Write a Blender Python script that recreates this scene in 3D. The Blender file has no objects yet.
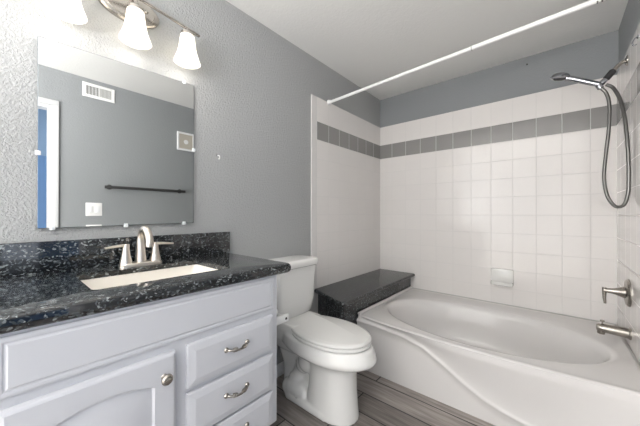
import bpy, bmesh, math, random
from mathutils import Vector, Matrix

# ------------------------------------------------------------------ camera, light, exposure
C = bpy.context.scene.collection
scn = bpy.context.scene
YAW, PITCH, ROLL = math.radians(40.605), math.radians(0.186), math.radians(0.077)
F = Vector((-math.sin(YAW) * math.cos(PITCH), math.cos(YAW) * math.cos(PITCH), math.sin(PITCH)))
Rv = F.cross(Vector((0, 0, 1))).normalized()
Uv = Rv.cross(F)
R2 = math.cos(ROLL) * Rv + math.sin(ROLL) * Uv
U2 = -math.sin(ROLL) * Rv + math.cos(ROLL) * Uv
cam_d = bpy.data.cameras.new('camera')
cam_d.sensor_fit = 'HORIZONTAL'
cam_d.sensor_width = 36.0
cam_d.lens = 275.47 / 640 * 36.0
cam_d.clip_start = 0.02
cam = bpy.data.objects.new('camera', cam_d)
C.objects.link(cam)
m3 = Matrix((R2, U2, -F)).transposed()
cam.matrix_world = Matrix.Translation((1.4792, -2.75, 1.14)) @ m3.to_4x4()
scn.camera = cam

scn.view_settings.view_transform = 'Standard'
scn.view_settings.look = 'None'
scn.view_settings.gamma = 1.0
scn.view_settings.use_curve_mapping = False
scn.view_settings.exposure = 0.82

world = bpy.data.worlds.new('world')
scn.world = world
world.use_nodes = True
world.node_tree.nodes['Background'].inputs[0].default_value = (0.75, 0.87, 1.0, 1)
world.node_tree.nodes['Background'].inputs[1].default_value = 1.0

BULB_W = 0.32
HALL_FILL_W = 6.5
ROOM_FILL_W = 140.0
CEILING_FILL_W = 37.0
ld = bpy.data.lights.new('hall_fill_light', 'AREA')  # added fill in the hall, tinted like daylight; no window is built
ld.shape = 'RECTANGLE'
ld.size, ld.size_y = 1.7, 1.1
ld.energy = HALL_FILL_W
ld.color = (0.86, 0.92, 1.0)
lo = bpy.data.objects.new('hall_fill_light', ld)
C.objects.link(lo)
lo.location = (3.02, -3.6, 1.45)
lo.rotation_euler = (0, math.radians(90), 0)      # faces -x
ld = bpy.data.lights.new('bounce_room_fill_light', 'AREA')  # added fill inside the unseen room behind the camera, no window there
ld.shape = 'RECTANGLE'
ld.size, ld.size_y = 1.5, 2.2
ld.energy = ROOM_FILL_W
ld.color = (1.0, 0.985, 0.985)
lo = bpy.data.objects.new('bounce_room_fill_light', ld)
C.objects.link(lo)
lo.location = (-1.16, -5.4, 1.45)
lo.rotation_euler = (0, math.radians(-90), 0)     # faces +x

# added fill light behind the camera, bounced off the ceiling
ld = bpy.data.lights.new('ceiling_bounce_fill', 'AREA')
ld.shape = 'DISK'
ld.size = 0.7
ld.energy = CEILING_FILL_W
ld.color = (1.0, 0.98, 0.97)
lo = bpy.data.objects.new('ceiling_bounce_fill', ld)
C.objects.link(lo)
lo.location = (1.0, -3.75, 1.45)
lo.rotation_euler = (math.radians(180 - 2), 0, 0)   # faces up

# ------------------------------------------------------------------ materials
def lin(r, g, b):
    def f(c):
        c /= 255.0
        return c / 12.92 if c <= 0.04045 else ((c + 0.055) / 1.055) ** 2.4
    return (f(r), f(g), f(b), 1)

def mat(name, col, rough=0.5, metal=0.0, spec=None, coat=0.0, bump=None, bump_d=0.002, rough_var=0.0):
    m = bpy.data.materials.new(name)
    m.use_nodes = True
    nt = m.node_tree
    b = nt.nodes['Principled BSDF']
    b.inputs['Base Color'].default_value = col
    b.inputs['Roughness'].default_value = rough
    b.inputs['Metallic'].default_value = metal
    if spec is not None:
        b.inputs['Specular IOR Level'].default_value = spec
    b.inputs['Coat Weight'].default_value = coat
    tc = nt.nodes.new('ShaderNodeTexCoord')
    if bump or rough_var:
        n = nt.nodes.new('ShaderNodeTexNoise')
        n.inputs['Scale'].default_value = bump or 6.0
        n.inputs['Detail'].default_value = 3.0
        nt.links.new(tc.outputs['Object'], n.inputs['Vector'])
        if bump:
            bp = nt.nodes.new('ShaderNodeBump')
            bp.inputs['Distance'].default_value = bump_d
            bp.inputs['Strength'].default_value = 1.0
            nt.links.new(n.outputs['Fac'], bp.inputs['Height'])
            nt.links.new(bp.outputs['Normal'], b.inputs['Normal'])
        if rough_var:
            mr = nt.nodes.new('ShaderNodeMapRange')
            mr.inputs['To Min'].default_value = max(0.0, rough - rough_var)
            mr.inputs['To Max'].default_value = rough + rough_var
            nt.links.new(n.outputs['Fac'], mr.inputs['Value'])
            nt.links.new(mr.outputs['Result'], b.inputs['Roughness'])
    return m

def wall_paint(name, col, scale=55.0, d=0.006):
    """painted plaster with a knocked-down orange peel texture"""
    m = mat(name, col, 0.55)
    nt = m.node_tree
    b = nt.nodes['Principled BSDF']
    tc = nt.nodes.new('ShaderNodeTexCoord')
    n = nt.nodes.new('ShaderNodeTexNoise')
    n.inputs['Scale'].default_value = scale
    n.inputs['Detail'].default_value = 2.5
    n.inputs['Distortion'].default_value = 0.6
    r = nt.nodes.new('ShaderNodeValToRGB')
    r.color_ramp.elements[0].position = 0.40
    r.color_ramp.elements[1].position = 0.62
    bp = nt.nodes.new('ShaderNodeBump')
    bp.inputs['Distance'].default_value = d
    bp.inputs['Strength'].default_value = 0.8
    nt.links.new(tc.outputs['Object'], n.inputs['Vector'])
    nt.links.new(n.outputs['Fac'], r.inputs['Fac'])
    nt.links.new(r.outputs['Color'], bp.inputs['Height'])
    nt.links.new(bp.outputs['Normal'], b.inputs['Normal'])
    return m

def tile_mat(name, col, grout, axis, u0, v0, size=0.1526, mortar=0.0022, rough=0.12, var=0.02, h=None):
    """square glazed tiles on a wall; axis = the horizontal world axis of the wall"""
    m = mat(name, col, rough)
    nt = m.node_tree
    L = nt.links.new
    b = nt.nodes['Principled BSDF']
    tc = nt.nodes.new('ShaderNodeTexCoord')
    sp = nt.nodes.new('ShaderNodeSeparateXYZ')
    cb = nt.nodes.new('ShaderNodeCombineXYZ')
    L(tc.outputs['Object'], sp.inputs[0])
    def sub(o, k):
        n = nt.nodes.new('ShaderNodeMath'); n.operation = 'SUBTRACT'
        L(sp.outputs[o], n.inputs[0]); n.inputs[1].default_value = k
        return n.outputs[0]
    L(sub(axis, u0), cb.inputs[0]); L(sub('Z', v0), cb.inputs[1])
    br = nt.nodes.new('ShaderNodeTexBrick')
    br.offset = 0.0; br.squash = 1.0
    br.inputs['Scale'].default_value = 1.0
    br.inputs['Brick Width'].default_value = size
    br.inputs['Row Height'].default_value = h or size
    br.inputs['Mortar Size'].default_value = mortar
    br.inputs['Mortar Smooth'].default_value = 0.3
    c2 = tuple(x * (1 - var) for x in col[:3]) + (1,)
    br.inputs['Color1'].default_value = col
    br.inputs['Color2'].default_value = c2
    br.inputs['Mortar'].default_value = grout
    L(cb.outputs[0], br.inputs['Vector'])
    L(br.outputs['Color'], b.inputs['Base Color'])
    mr = nt.nodes.new('ShaderNodeMapRange')
    mr.inputs['To Min'].default_value = rough; mr.inputs['To Max'].default_value = 0.7
    L(br.outputs['Fac'], mr.inputs['Value']); L(mr.outputs['Result'], b.inputs['Roughness'])
    n = nt.nodes.new('ShaderNodeTexNoise'); n.inputs['Scale'].default_value = 9.0
    L(tc.outputs['Object'], n.inputs['Vector'])
    ad = nt.nodes.new('ShaderNodeMath'); ad.operation = 'MULTIPLY_ADD'
    L(n.outputs['Fac'], ad.inputs[0]); ad.inputs[1].default_value = 0.35
    iv = nt.nodes.new('ShaderNodeMath'); iv.operation = 'SUBTRACT'; iv.inputs[0].default_value = 1.0
    L(br.outputs['Fac'], iv.inputs[1]); L(iv.outputs[0], ad.inputs[2])
    bp = nt.nodes.new('ShaderNodeBump'); bp.inputs['Distance'].default_value = 0.0006
    L(ad.outputs[0], bp.inputs['Height']); L(bp.outputs['Normal'], b.inputs['Normal'])
    return m

def granite():
    m = mat('black_pearl_granite', (0.01, 0.01, 0.012, 1), 0.07)
    nt = m.node_tree; L = nt.links.new
    b = nt.nodes['Principled BSDF']
    tc = nt.nodes.new('ShaderNodeTexCoord')
    n0 = nt.nodes.new('ShaderNodeTexNoise'); n0.inputs['Scale'].default_value = 40.0
    mx = nt.nodes.new('ShaderNodeMix'); mx.data_type = 'VECTOR'; mx.inputs[0].default_value = 0.025
    L(tc.outputs['Object'], n0.inputs['Vector'])
    L(tc.outputs['Object'], mx.inputs[4]); L(n0.outputs['Color'], mx.inputs[5])
    v = nt.nodes.new('ShaderNodeTexVoronoi'); v.inputs['Scale'].default_value = 225.0
    st = nt.nodes.new('ShaderNodeMapping'); st.inputs['Scale'].default_value = (1.15, 0.62, 1.0)
    L(mx.outputs[1], st.inputs['Vector']); L(st.outputs[0], v.inputs['Vector'])
    sp = nt.nodes.new('ShaderNodeSeparateColor'); L(v.outputs['Color'], sp.inputs[0])
    r = nt.nodes.new('ShaderNodeValToRGB')
    r.color_ramp.interpolation = 'CONSTANT'
    e = r.color_ramp.elements
    e[0].position = 0.0; e[0].color = (0.006, 0.0065, 0.008, 1)
    e[1].position = 0.45; e[1].color = (0.018, 0.021, 0.024, 1)
    for p, c in ((0.68, (0.05, 0.058, 0.062, 1)), (0.84, (0.012, 0.013, 0.016, 1)), (0.9, (0.15, 0.165, 0.17, 1)), (0.962, (0.24, 0.26, 0.26, 1))):
        k = e.new(p); k.color = c
    L(sp.outputs[0], r.inputs['Fac'])
    L(r.outputs['Color'], b.inputs['Base Color'])
    b.inputs['Specular IOR Level'].default_value = 0.75
    return m

def floor_mat():
    m = mat('grey_wood_look_plank_tile', lin(120, 110, 104), 0.35)
    nt = m.node_tree; L = nt.links.new
    b = nt.nodes['Principled BSDF']
    tc = nt.nodes.new('ShaderNodeTexCoord')
    mp = nt.nodes.new('ShaderNodeMapping'); mp.inputs['Location'].default_value = (0.562, 1.072, 0)
    L(tc.outputs['Object'], mp.inputs['Vector'])
    br = nt.nodes.new('ShaderNodeTexBrick'); br.offset = 0.77
    br.inputs['Scale'].default_value = 1.0
    br.inputs['Brick Width'].default_value = 0.90
    br.inputs['Row Height'].default_value = 0.16
    br.inputs['Mortar Size'].default_value = 0.004
    br.inputs['Color1'].default_value = lin(170, 163, 158)
    br.inputs['Color2'].default_value = lin(134, 128, 124)
    br.inputs['Mortar'].default_value = lin(46, 43, 41)
    L(mp.outputs[0], br.inputs['Vector'])
    mg = nt.nodes.new('ShaderNodeMapping'); mg.inputs['Scale'].default_value = (2.2, 34, 1)
    L(tc.outputs['Object'], mg.inputs['Vector'])
    n = nt.nodes.new('ShaderNodeTexNoise'); n.inputs['Scale'].default_value = 1.6; n.inputs['Detail'].default_value = 6; n.inputs['Distortion'].default_value = 0.8
    L(mg.outputs[0], n.inputs['Vector'])
    r = nt.nodes.new('ShaderNodeValToRGB')
    r.color_ramp.elements[0].position = 0.3; r.color_ramp.elements[0].color = (0.5, 0.48, 0.47, 1)
    r.color_ramp.elements[1].position = 0.72; r.color_ramp.elements[1].color = (1.15, 1.13, 1.12, 1)
    L(n.outputs['Fac'], r.inputs['Fac'])
    mx = nt.nodes.new('ShaderNodeMix'); mx.data_type = 'RGBA'; mx.blend_type = 'MULTIPLY'; mx.inputs[0].default_value = 1.0
    L(br.outputs['Color'], mx.inputs[6]); L(r.outputs['Color'], mx.inputs[7])
    L(mx.outputs[2], b.inputs['Base Color'])
    bp = nt.nodes.new('ShaderNodeBump'); bp.inputs['Distance'].default_value = 0.0015; bp.invert = True
    L(br.outputs['Fac'], bp.inputs['Height']); L(bp.outputs['Normal'], b.inputs['Normal'])
    return m

def shade_mat():
    m = bpy.data.materials.new('frosted_white_shade_glass')
    m.use_nodes = True
    nt = m.node_tree; L = nt.links.new
    nt.nodes.remove(nt.nodes['Principled BSDF'])
    out = nt.nodes['Material Output']
    tr = nt.nodes.new('ShaderNodeBsdfTranslucent'); tr.inputs[0].default_value = (0.95, 0.93, 0.88, 1)
    df = nt.nodes.new('ShaderNodeBsdfDiffuse'); df.inputs[0].default_value = (0.85, 0.83, 0.8, 1)
    mx = nt.nodes.new('ShaderNodeMixShader'); mx.inputs[0].default_value = 0.35
    em = nt.nodes.new('ShaderNodeEmission'); em.inputs[0].default_value = (1.0, 0.93, 0.82, 1); em.inputs[1].default_value = 0.14
    ad = nt.nodes.new('ShaderNodeAddShader')
    L(tr.outputs[0], mx.inputs[1]); L(df.outputs[0], mx.inputs[2])
    L(mx.outputs[0], ad.inputs[0]); L(em.outputs[0], ad.inputs[1])
    L(ad.outputs[0], out.inputs[0])
    return m

def emit(name, col, s):
    m = bpy.data.materials.new(name)
    m.use_nodes = True
    nt = m.node_tree
    nt.nodes.remove(nt.nodes['Principled BSDF'])
    e = nt.nodes.new('ShaderNodeEmission'); e.inputs[0].default_value = col; e.inputs[1].default_value = s
    nt.links.new(e.outputs[0], nt.nodes['Material Output'].inputs[0])
    return m

WHITE_T = lin(236, 232, 229)
GROUT = lin(224, 221, 218)
BAND = lin(150, 148, 146)
BANDG = lin(205, 206, 204)
M = {
    'wall': wall_paint('grey_textured_wall_paint', lin(170, 171, 171), 105.0, 0.0020),
    'wall_smooth': wall_paint('grey_wall_paint', lin(143, 146, 148), 80.0, 0.0006),
    'ceiling': wall_paint('white_ceiling_paint', lin(234, 234, 232), 60.0, 0.0006),
    'hall': mat('daylight_blue_hall_wall', lin(165, 195, 228), 0.6, bump=40, bump_d=0.001),  # blue cast of daylight put into the wall colour
    'hall_low': mat('deep_daylight_blue_hall_wall', lin(128, 170, 220), 0.6, bump=40, bump_d=0.001),  # same daylight cast in the colour, deeper on the lower wall
    'bounce_floor': mat('pale_bounce_floor', lin(225, 222, 216), 0.9, bump=200, bump_d=0.003),  # pale so that the added floor throws light upward
    'trim': mat('white_trim_paint', lin(235, 236, 237), 0.35, rough_var=0.05),
    'casing': mat('white_casing_paint', lin(208, 209, 210), 0.4, rough_var=0.05),
    'cab': mat('white_cabinet_paint', lin(204, 205, 210), 0.35, rough_var=0.05),
    'cab_dark': mat('cabinet_gap_shadow_board', lin(120, 120, 124), 0.6, rough_var=0.05),
    'granite': granite(),
    'floor': floor_mat(),
    'porcelain': mat('white_porcelain', lin(236, 235, 232), 0.12, rough_var=0.03, coat=0.3),
    'seat': mat('white_seat_plastic', lin(232, 231, 228), 0.22, rough_var=0.03),
    'tub': mat('white_tub_acrylic', lin(224, 221, 219), 0.16, rough_var=0.03),
    'sink': mat('biscuit_white_sink_china', lin(240, 234, 224), 0.12, rough_var=0.03),
    'caulk': mat('grey_white_caulk', lin(190, 190, 186), 0.5, rough_var=0.05),
    'nickel': mat('brushed_nickel', lin(164, 159, 152), 0.26, 1.0, rough_var=0.06),
    'nickel_faucet': mat('light_brushed_nickel', lin(222, 214, 204), 0.32, 1.0, rough_var=0.05),
    'nickel_lamp': mat('satin_nickel_lamp', lin(186, 181, 174), 0.25, 1.0, rough_var=0.05),
    'chrome': mat('polished_chrome', lin(165, 167, 172), 0.10, 1.0, rough_var=0.02),
    'hose': mat('grey_metal_hose', lin(125, 124, 122), 0.34, 1.0, bump=500, bump_d=0.0006),
    'black': mat('black_rubber', lin(40, 40, 42), 0.5, rough_var=0.05),
    'bronze': mat('dark_bronze_bar', lin(78, 78, 78), 0.4, 0.6, rough_var=0.05),
    'plastic': mat('white_plastic', lin(238, 238, 236), 0.3, rough_var=0.04),
    'clear': mat('clear_clip_plastic', lin(235, 238, 240), 0.1, rough_var=0.03),
    'vent_dark': mat('vent_dark_recess', lin(48, 50, 52), 0.7, rough_var=0.05),
    'mirror': mat('mirror_silver', (0.74, 0.75, 0.745, 1), 0.0, 1.0),
    'mirror_edge': mat('mirror_glass_edge', lin(120, 128, 130), 0.2, 0.3, rough_var=0.05),
    'beige': mat('beige_print', lin(190, 184, 172), 0.6, rough_var=0.05),
    'rod': mat('white_rod_enamel', lin(244, 244, 243), 0.3, rough_var=0.05),
    'shade': shade_mat(),
    'bulb': emit('lit_bulb', (1.0, 0.95, 0.86, 1), 5.0),
    'tile_back': tile_mat('white_tile_back', WHITE_T, GROUT, 'X', 0.14, 0.523),
    'tile_left': tile_mat('white_tile_left', WHITE_T, GROUT, 'Y', -1.0646, 0.523),
    'tile_right': tile_mat('white_tile_right', WHITE_T, GROUT, 'Y', -1.0646, 0.523),
    'row_back': tile_mat('white_top_row_back', WHITE_T, GROUT, 'X', 0.14, 1.893, h=0.21),
    'row_left': tile_mat('white_top_row_left', WHITE_T, GROUT, 'Y', -1.0646, 1.893, h=0.21),
    'band_back': tile_mat('grey_tile_back', BAND, BANDG, 'X', 0.14, 1.7455, var=0.06, mortar=0.0028),
    'band_left': tile_mat('grey_tile_left', BAND, BANDG, 'Y', -1.0646, 1.7455, var=0.06, mortar=0.0028),
}

# ------------------------------------------------------------------ mesh helpers
def obj(name, bm, m, parent=None, smooth=True, angle=35):
    bmesh.ops.remove_doubles(bm, verts=bm.verts, dist=1e-5)
    bmesh.ops.recalc_face_normals(bm, faces=bm.faces)
    me = bpy.data.meshes.new(name)
    bm.to_mesh(me); bm.free()
    o = bpy.data.objects.new(name, me)
    C.objects.link(o)
    me.materials.append(m)
    if smooth:
        for p in me.polygons:
            p.use_smooth = True
        try:
            me.set_sharp_from_angle(angle=math.radians(angle))
        except Exception:
            pass
    if parent:
        o.parent = parent
        o.matrix_parent_inverse = Matrix.Translation(-parent.location) if parent.parent is None else Matrix.Translation(-parent.matrix_world.translation)
    return o

def wloc(o):
    p = Vector((0, 0, 0))
    return p

def part(name, bm, m, thing, **k):
    """a part built in world coordinates under an Empty that stands unrotated at its base"""
    o = obj(name, bm, m, None, **k)
    root = thing
    off = Vector((0, 0, 0))
    while root is not None:
        off += root.location; root = root.parent
    o.data.transform(Matrix.Translation(-off)) if False else None
    o.parent = thing
    o.location = -off
    return o

def thing(name, label, cat, loc, group=None):
    o = bpy.data.objects.new(name, None)
    o.empty_display_size = 0.05
    C.objects.link(o)
    o.location = loc
    o['label'] = label; o['category'] = cat
    if group: o['group'] = group
    return o

def tag(o, label, cat, group=None):
    o['label'] = label; o['category'] = cat
    if group: o['group'] = group
    return o

def struct(name, bm, m, parent=None, **k):
    o = obj(name, bm, m, None, **k)
    if parent: o.parent = parent
    o['kind'] = 'structure'
    return o

def bx(bm, x0, x1, y0, y1, z0, z1, bev=0.0, seg=2):
    vs = [bm.verts.new((x, y, z)) for z in (z0, z1) for x, y in ((x0, y0), (x1, y0), (x1, y1), (x0, y1))]
    fs = [(3, 2, 1, 0), (4, 5, 6, 7), (0, 1, 5, 4), (1, 2, 6, 5), (2, 3, 7, 6), (3, 0, 4, 7)]
    faces = [bm.faces.new([vs[i] for i in f]) for f in fs]
    if bev:
        es = list({e for f in faces for e in f.edges})
        bmesh.ops.bevel(bm, geom=es, offset=bev, segments=seg, affect='EDGES', profile=0.5)
    return bm

def box(*a, **k):
    return bx(bmesh.new(), *a, **k)

def loft(bm, loops, cap0=True, cap1=True, closed=True):
    rings = [[bm.verts.new(p) for p in lp] for lp in loops]
    n = len(rings[0])
    for a, b in zip(rings, rings[1:]):
        for i in range(n if closed else n - 1):
            j = (i + 1) % n
            bm.faces.new((a[i], a[j], b[j], b[i]))
    if cap0: bm.faces.new(list(reversed(rings[0])))
    if cap1: bm.faces.new(rings[-1])
    return rings

def rrect(x0, x1, y0, y1, r, seg=5, side=4):
    """rounded rectangle, constant vertex count, anticlockwise"""
    pts = []
    cs = ((x1 - r, y1 - r, 0), (x0 + r, y1 - r, 90), (x0 + r, y0 + r, 180), (x1 - r, y0 + r, 270))
    for k, (cx, cy, a0) in enumerate(cs):
        arc = [(cx + r * math.cos(math.radians(a0 + 90 * i / seg)), cy + r * math.sin(math.radians(a0 + 90 * i / seg))) for i in range(seg + 1)]
        pts += arc
        nx, ny, na = cs[(k + 1) % 4]
        q = (nx + r * math.cos(math.radians(na)), ny + r * math.sin(math.radians(na)))
        p = arc[-1]
        for i in range(1, side):
            t = i / side
            pts.append((p[0] + (q[0] - p[0]) * t, p[1] + (q[1] - p[1]) * t))
    return pts

def zl(pts, z):
    return [(x, y, z) for x, y in pts]

def lathe(bm, prof, origin=(0, 0, 0), axis=(0, 0, 1), seg=28, cap0=True, cap1=True, sx=1.0, sy=1.0):
    """prof: (radius, height) along axis"""
    A = Vector(axis).normalized()
    q = Vector((0, 0, 1)).rotation_difference(A)
    loops = []
    for r, h in prof:
        lp = []
        for i in range(seg):
            a = 2 * math.pi * i / seg
            v = Vector((r * math.cos(a) * sx, r * math.sin(a) * sy, h))
            lp.append(tuple(q @ v + Vector(origin)))
        loops.append(lp)
    loft(bm, loops, cap0, cap1)
    return bm

def cat(pts, n=8):
    """Catmull-Rom through points"""
    P = [Vector(p) for p in pts]
    P = [2 * P[0] - P[1]] + P + [2 * P[-1] - P[-2]]
    out = []
    for i in range(1, len(P) - 2):
        for k in range(n):
            t = k / n
            a, b, c, d = P[i - 1:i + 3]
            out.append(0.5 * ((2 * b) + (c - a) * t + (2 * a - 5 * b + 4 * c - d) * t * t + (3 * b - a - 3 * c + d) * t ** 3))
    out.append(P[-2])
    return out

def tube(bm, pts, r, seg=14, sx=1.0, cap=True):
    """tube along points; r a number or a list; sx squashes the section along the frame's side"""
    P = [Vector(p) for p in pts]
    n = len(P)
    rs = r if isinstance(r, (list, tuple)) else [r] * n
    if len(rs) != n:
        rs = [rs[0] + (rs[-1] - rs[0]) * i / (n - 1) for i in range(n)]
    T = [(P[min(i + 1, n - 1)] - P[max(i - 1, 0)]).normalized() for i in range(n)]
    up = Vector((0, 0, 1)) if abs(T[0].z) < 0.9 else Vector((0, 1, 0))
    nrm = (up - T[0] * up.dot(T[0])).normalized()
    loops = []
    for i in range(n):
        nrm = (nrm - T[i] * nrm.dot(T[i])).normalized()
        bi = T[i].cross(nrm)
        loops.append([tuple(P[i] + rs[i] * (math.cos(a) * nrm + math.sin(a) * bi * sx)) for a in (2 * math.pi * k / seg for k in range(seg))])
    loft(bm, loops, cap, cap)
    return bm

def subsurf(o, n=2):
    s = o.modifiers.new('subdivision', 'SUBSURF'); s.levels = n; s.render_levels = n
    return o

# ------------------------------------------------------------------ room shell
CZ = 2.406          # ceiling
TT = 2.095          # top of tile
TB = 0.30           # tile starts behind the tub rim
XR = 1.795          # tile face at the shower end
XO = 1.86           # painted wall opposite the vanity
YF = -3.45

o = struct('floor', box(-1.3, 3.2, -7.1, 0.1, -0.05, 0.0), M['floor'], smooth=False)
o = struct('ceiling', box(-1.3, 3.2, -7.1, 0.12, CZ, CZ + 0.06), M['ceiling'], smooth=False)
wl = struct('wall_left', box(-0.12, -0.008, YF - 0.1, 0.12, 0, CZ), M['wall'], smooth=False)
wb = struct('wall_back', box(-0.008, XR + 0.14, 0.01, 0.12, 0, CZ), M['wall_smooth'], smooth=False)
ws = struct('wall_shower', box(XR + 0.01, XR + 0.16, -1.2, 0.01, 0, CZ), M['wall_smooth'], smooth=False)
bm = bmesh.new()
bx(bm, XO, XO + 0.1, -2.447, -1.2, 0, CZ)
bx(bm, XO, XO + 0.1, -4.2, -3.27, 0, CZ)
bx(bm, XO, XO + 0.1, -3.27, -2.447, 2.08, CZ)
wr = struct('wall_right', bm, M['wall_smooth'], smooth=False)
# unseen white room, added behind the camera to bounce light into the bathroom
struct('wall_bounce_front', box(-1.3, 3.2, -7.1, -7.0, 0, CZ), M['trim'], smooth=False)
struct('wall_bounce_left', box(-1.3, -1.2, -7.0, YF - 0.1, 0, CZ), M['trim'], smooth=False)
struct('wall_bounce_back', box(-1.3, -0.12, YF - 0.1, YF, 0, CZ), M['trim'], smooth=False)
struct('wall_bounce_right', box(XO + 0.1, XO + 0.2, -7.0, -4.2, 0, CZ), M['trim'], smooth=False)
struct('floor_bounce', box(-1.3, XO + 0.1, -7.0, -3.6, 0, 0.008), M['bounce_floor'], smooth=False)  # unseen pale floor, added to bounce light to the ceiling

# tile surround: white field, grey band, white top row, bullnose edge
def tiles(parent, face, u0, u1, fld, band, row):
    def slab(a, b, z0, z1, d=0.0):
        if face == 'back': return box(a, b, -d, 0.0102, z0, z1)
        if face == 'left': return box(-0.0082, 0.0 + d, a, b, z0, z1)
        return box(XR - d, XR + 0.0102, a, b, z0, z1)
    struct('tile_field', slab(u0, u1, TB, 1.7475), M[fld], parent, smooth=False)
    struct('tile_band', slab(u0, u1, 1.7475, 1.895, 0.0006), M[band], parent, smooth=False)
    struct('tile_row', slab(u0, u1, 1.895, TT), M[row], parent, smooth=False)
tiles(wb, 'back', 0.0, XR, 'tile_back', 'band_back', 'row_back')
tiles(wl, 'left', -1.0646, 0.0, 'tile_left', 'band_left', 'row_left')
tiles(ws, 'right', -1.19, 0.0, 'tile_right', 'band_left', 'row_left')
struct('bullnose_edge', box(-0.0082, 0.0008, -1.129, -1.0646, 0.0, TT, bev=0.0015), M['tub'], wl, smooth=False)

bm = bmesh.new()
bx(bm, -0.008, 0.006, -1.86, -1.13, 0, 0.085, bev=0.004)
struct('baseboard_left', bm, M['trim'])
bm = bmesh.new()
bx(bm, XO - 0.014, XO, -2.41, -1.21, 0, 0.085, bev=0.004)
struct('baseboard_right', bm, M['trim'])

# doorway opposite the vanity (seen in the mirror): casing, jamb, hall
bm = bmesh.new()
bx(bm, XO - 0.018, XO, -2.447, -2.408, 0, 2.080, bev=0.003)
bx(bm, XO - 0.018, XO, -3.309, -3.270, 0, 2.080, bev=0.003)
bx(bm, XO - 0.018, XO, -3.309, -2.408, 2.0805, 2.126, bev=0.003)
bx(bm, XO - 0.002, XO + 0.102, -2.475, -2.447, 0, 2.055)
bx(bm, XO - 0.002, XO + 0.102, -3.270, -3.250, 0, 2.055)
bx(bm, XO - 0.002, XO + 0.102, -3.270, -2.447, 2.0552, 2.0802)
struct('trim_1', bm, M['casing'])
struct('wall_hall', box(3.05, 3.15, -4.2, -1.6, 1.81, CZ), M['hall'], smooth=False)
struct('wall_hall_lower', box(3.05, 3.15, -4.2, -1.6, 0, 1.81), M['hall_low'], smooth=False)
struct('wall_hall_side', box(XO + 0.1, 3.05, -1.6, -1.5, 0, CZ), M['hall'], smooth=False)
struct('wall_hall_end', box(XO + 0.1, 3.05, -4.3, -4.2, 0, CZ), M['trim'], smooth=False)

# ------------------------------------------------------------------ vanity cabinet
XF = 0.545         # face frame
VL, VR = -2.86, -1.952
cab = thing('vanity_cabinet', 'white painted vanity cabinet with one arched door and three drawers under the granite top', 'cabinet', (0.27, -2.4, 0))
bm = bmesh.new()
def cl(z, i): return [(0.0 + i, VL + i, z), (XF - i, VL + i, z), (XF - i, VR - i, z), (0.0 + i, VR - i, z)]
loft(bm, [cl(0.232, 0.0), cl(0.873, 0.0), cl(0.873, 0.018), cl(0.25, 0.018)])
bx(bm, 0.0, XF - 0.075, VL, VR, 0.0, 0.232)
part('cabinet_body', bm, M['cab'], cab)

def raised(y0, y1, z0, z1, xf, t=0.019, bev=0.012, inner=None, rise=0.0):
    """drawer / door front: a slab with chamfered rim, optional raised rectangle"""
    bm = bmesh.new()
    def lp(x, ins):
        return [(x, y0 + ins, z0 + ins), (x, y1 - ins, z0 + ins), (x, y1 - ins, z1 - ins), (x, y0 + ins, z1 - ins)]
    loops = [lp(xf, 0), lp(xf + t * 0.55, 0), lp(xf + t * 0.75, 0.003), lp(xf + t, bev)]
    if inner:
        loops += [lp(xf + t, inner), lp(xf + t - 0.006, inner + 0.006), lp(xf + t - 0.006, inner + 0.010), lp(xf + t - 0.0005 + rise, inner + 0.03)]
    loft(bm, loops)
    return bm

# long false front: a shallow raised panel let into the face frame
bm = bmesh.new()
def lp(x, i):
    y0, y1, z0, z1 = -2.757, -1.972, 0.728, 0.866
    return [(x, y0 + i, z0 + i), (x, y1 - i, z0 + i), (x, y1 - i, z1 - i), (x, y0 + i, z1 - i)]
loft(bm, [lp(XF, 0), lp(XF + 0.005, 0.001), lp(XF + 0.007, 0.006), lp(XF + 0.007, 0.012), lp(XF + 0.005, 0.015), lp(XF + 0.0055, 0.018), lp(XF + 0.0085, 0.022)])
part('false_front', bm, M['cab'], cab, angle=20)

DR = [(0.562, 0.707), (0.392, 0.545), (0.243, 0.384)]
first_pull = None
for z0, z1 in DR:
    d = part('drawer', raised(-2.345, -1.985, z0, z1, XF, 0.02, 0.026), M['cab'], cab, angle=12)
    zc = (z0 + z1) / 2 + 0.008
    bm = bmesh.new()
    yc = -2.164
    w = 0.044
    xs = XF + 0.020
    # arched bail with flattened feet
    tube(bm, cat([(xs - 0.001, yc - w, zc), (xs + 0.014, yc - w * 0.86, zc), (xs + 0.024, yc - w * 0.45, zc - 0.002), (xs + 0.027, yc, zc - 0.003), (xs + 0.024, yc + w * 0.45, zc - 0.002), (xs + 0.014, yc + w * 0.86, zc), (xs - 0.001, yc + w, zc)], 6), [0.0042] * 37, seg=10)
    for s in (-1, 1):
        lathe(bm, [(0.0, 0.0), (0.009, 0.0), (0.0095, 0.003), (0.007, 0.007), (0.0, 0.009)], (xs, yc + s * w, zc), (1, 0, 0), 16, False, False)
        lathe(bm, [(0.0, -0.001), (0.0075, 0.001), (0.008, 0.012), (0.006, 0.018), (0.0, 0.0185)], (xs + 0.018, yc + s * w * 0.62, zc - 0.001), (0.35, -s * 0.9, 0), 12, False, False)
    p = part('drawer_pull', bm, M['nickel'], d)
    p['label'] = 'brushed nickel bow pull'

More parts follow.
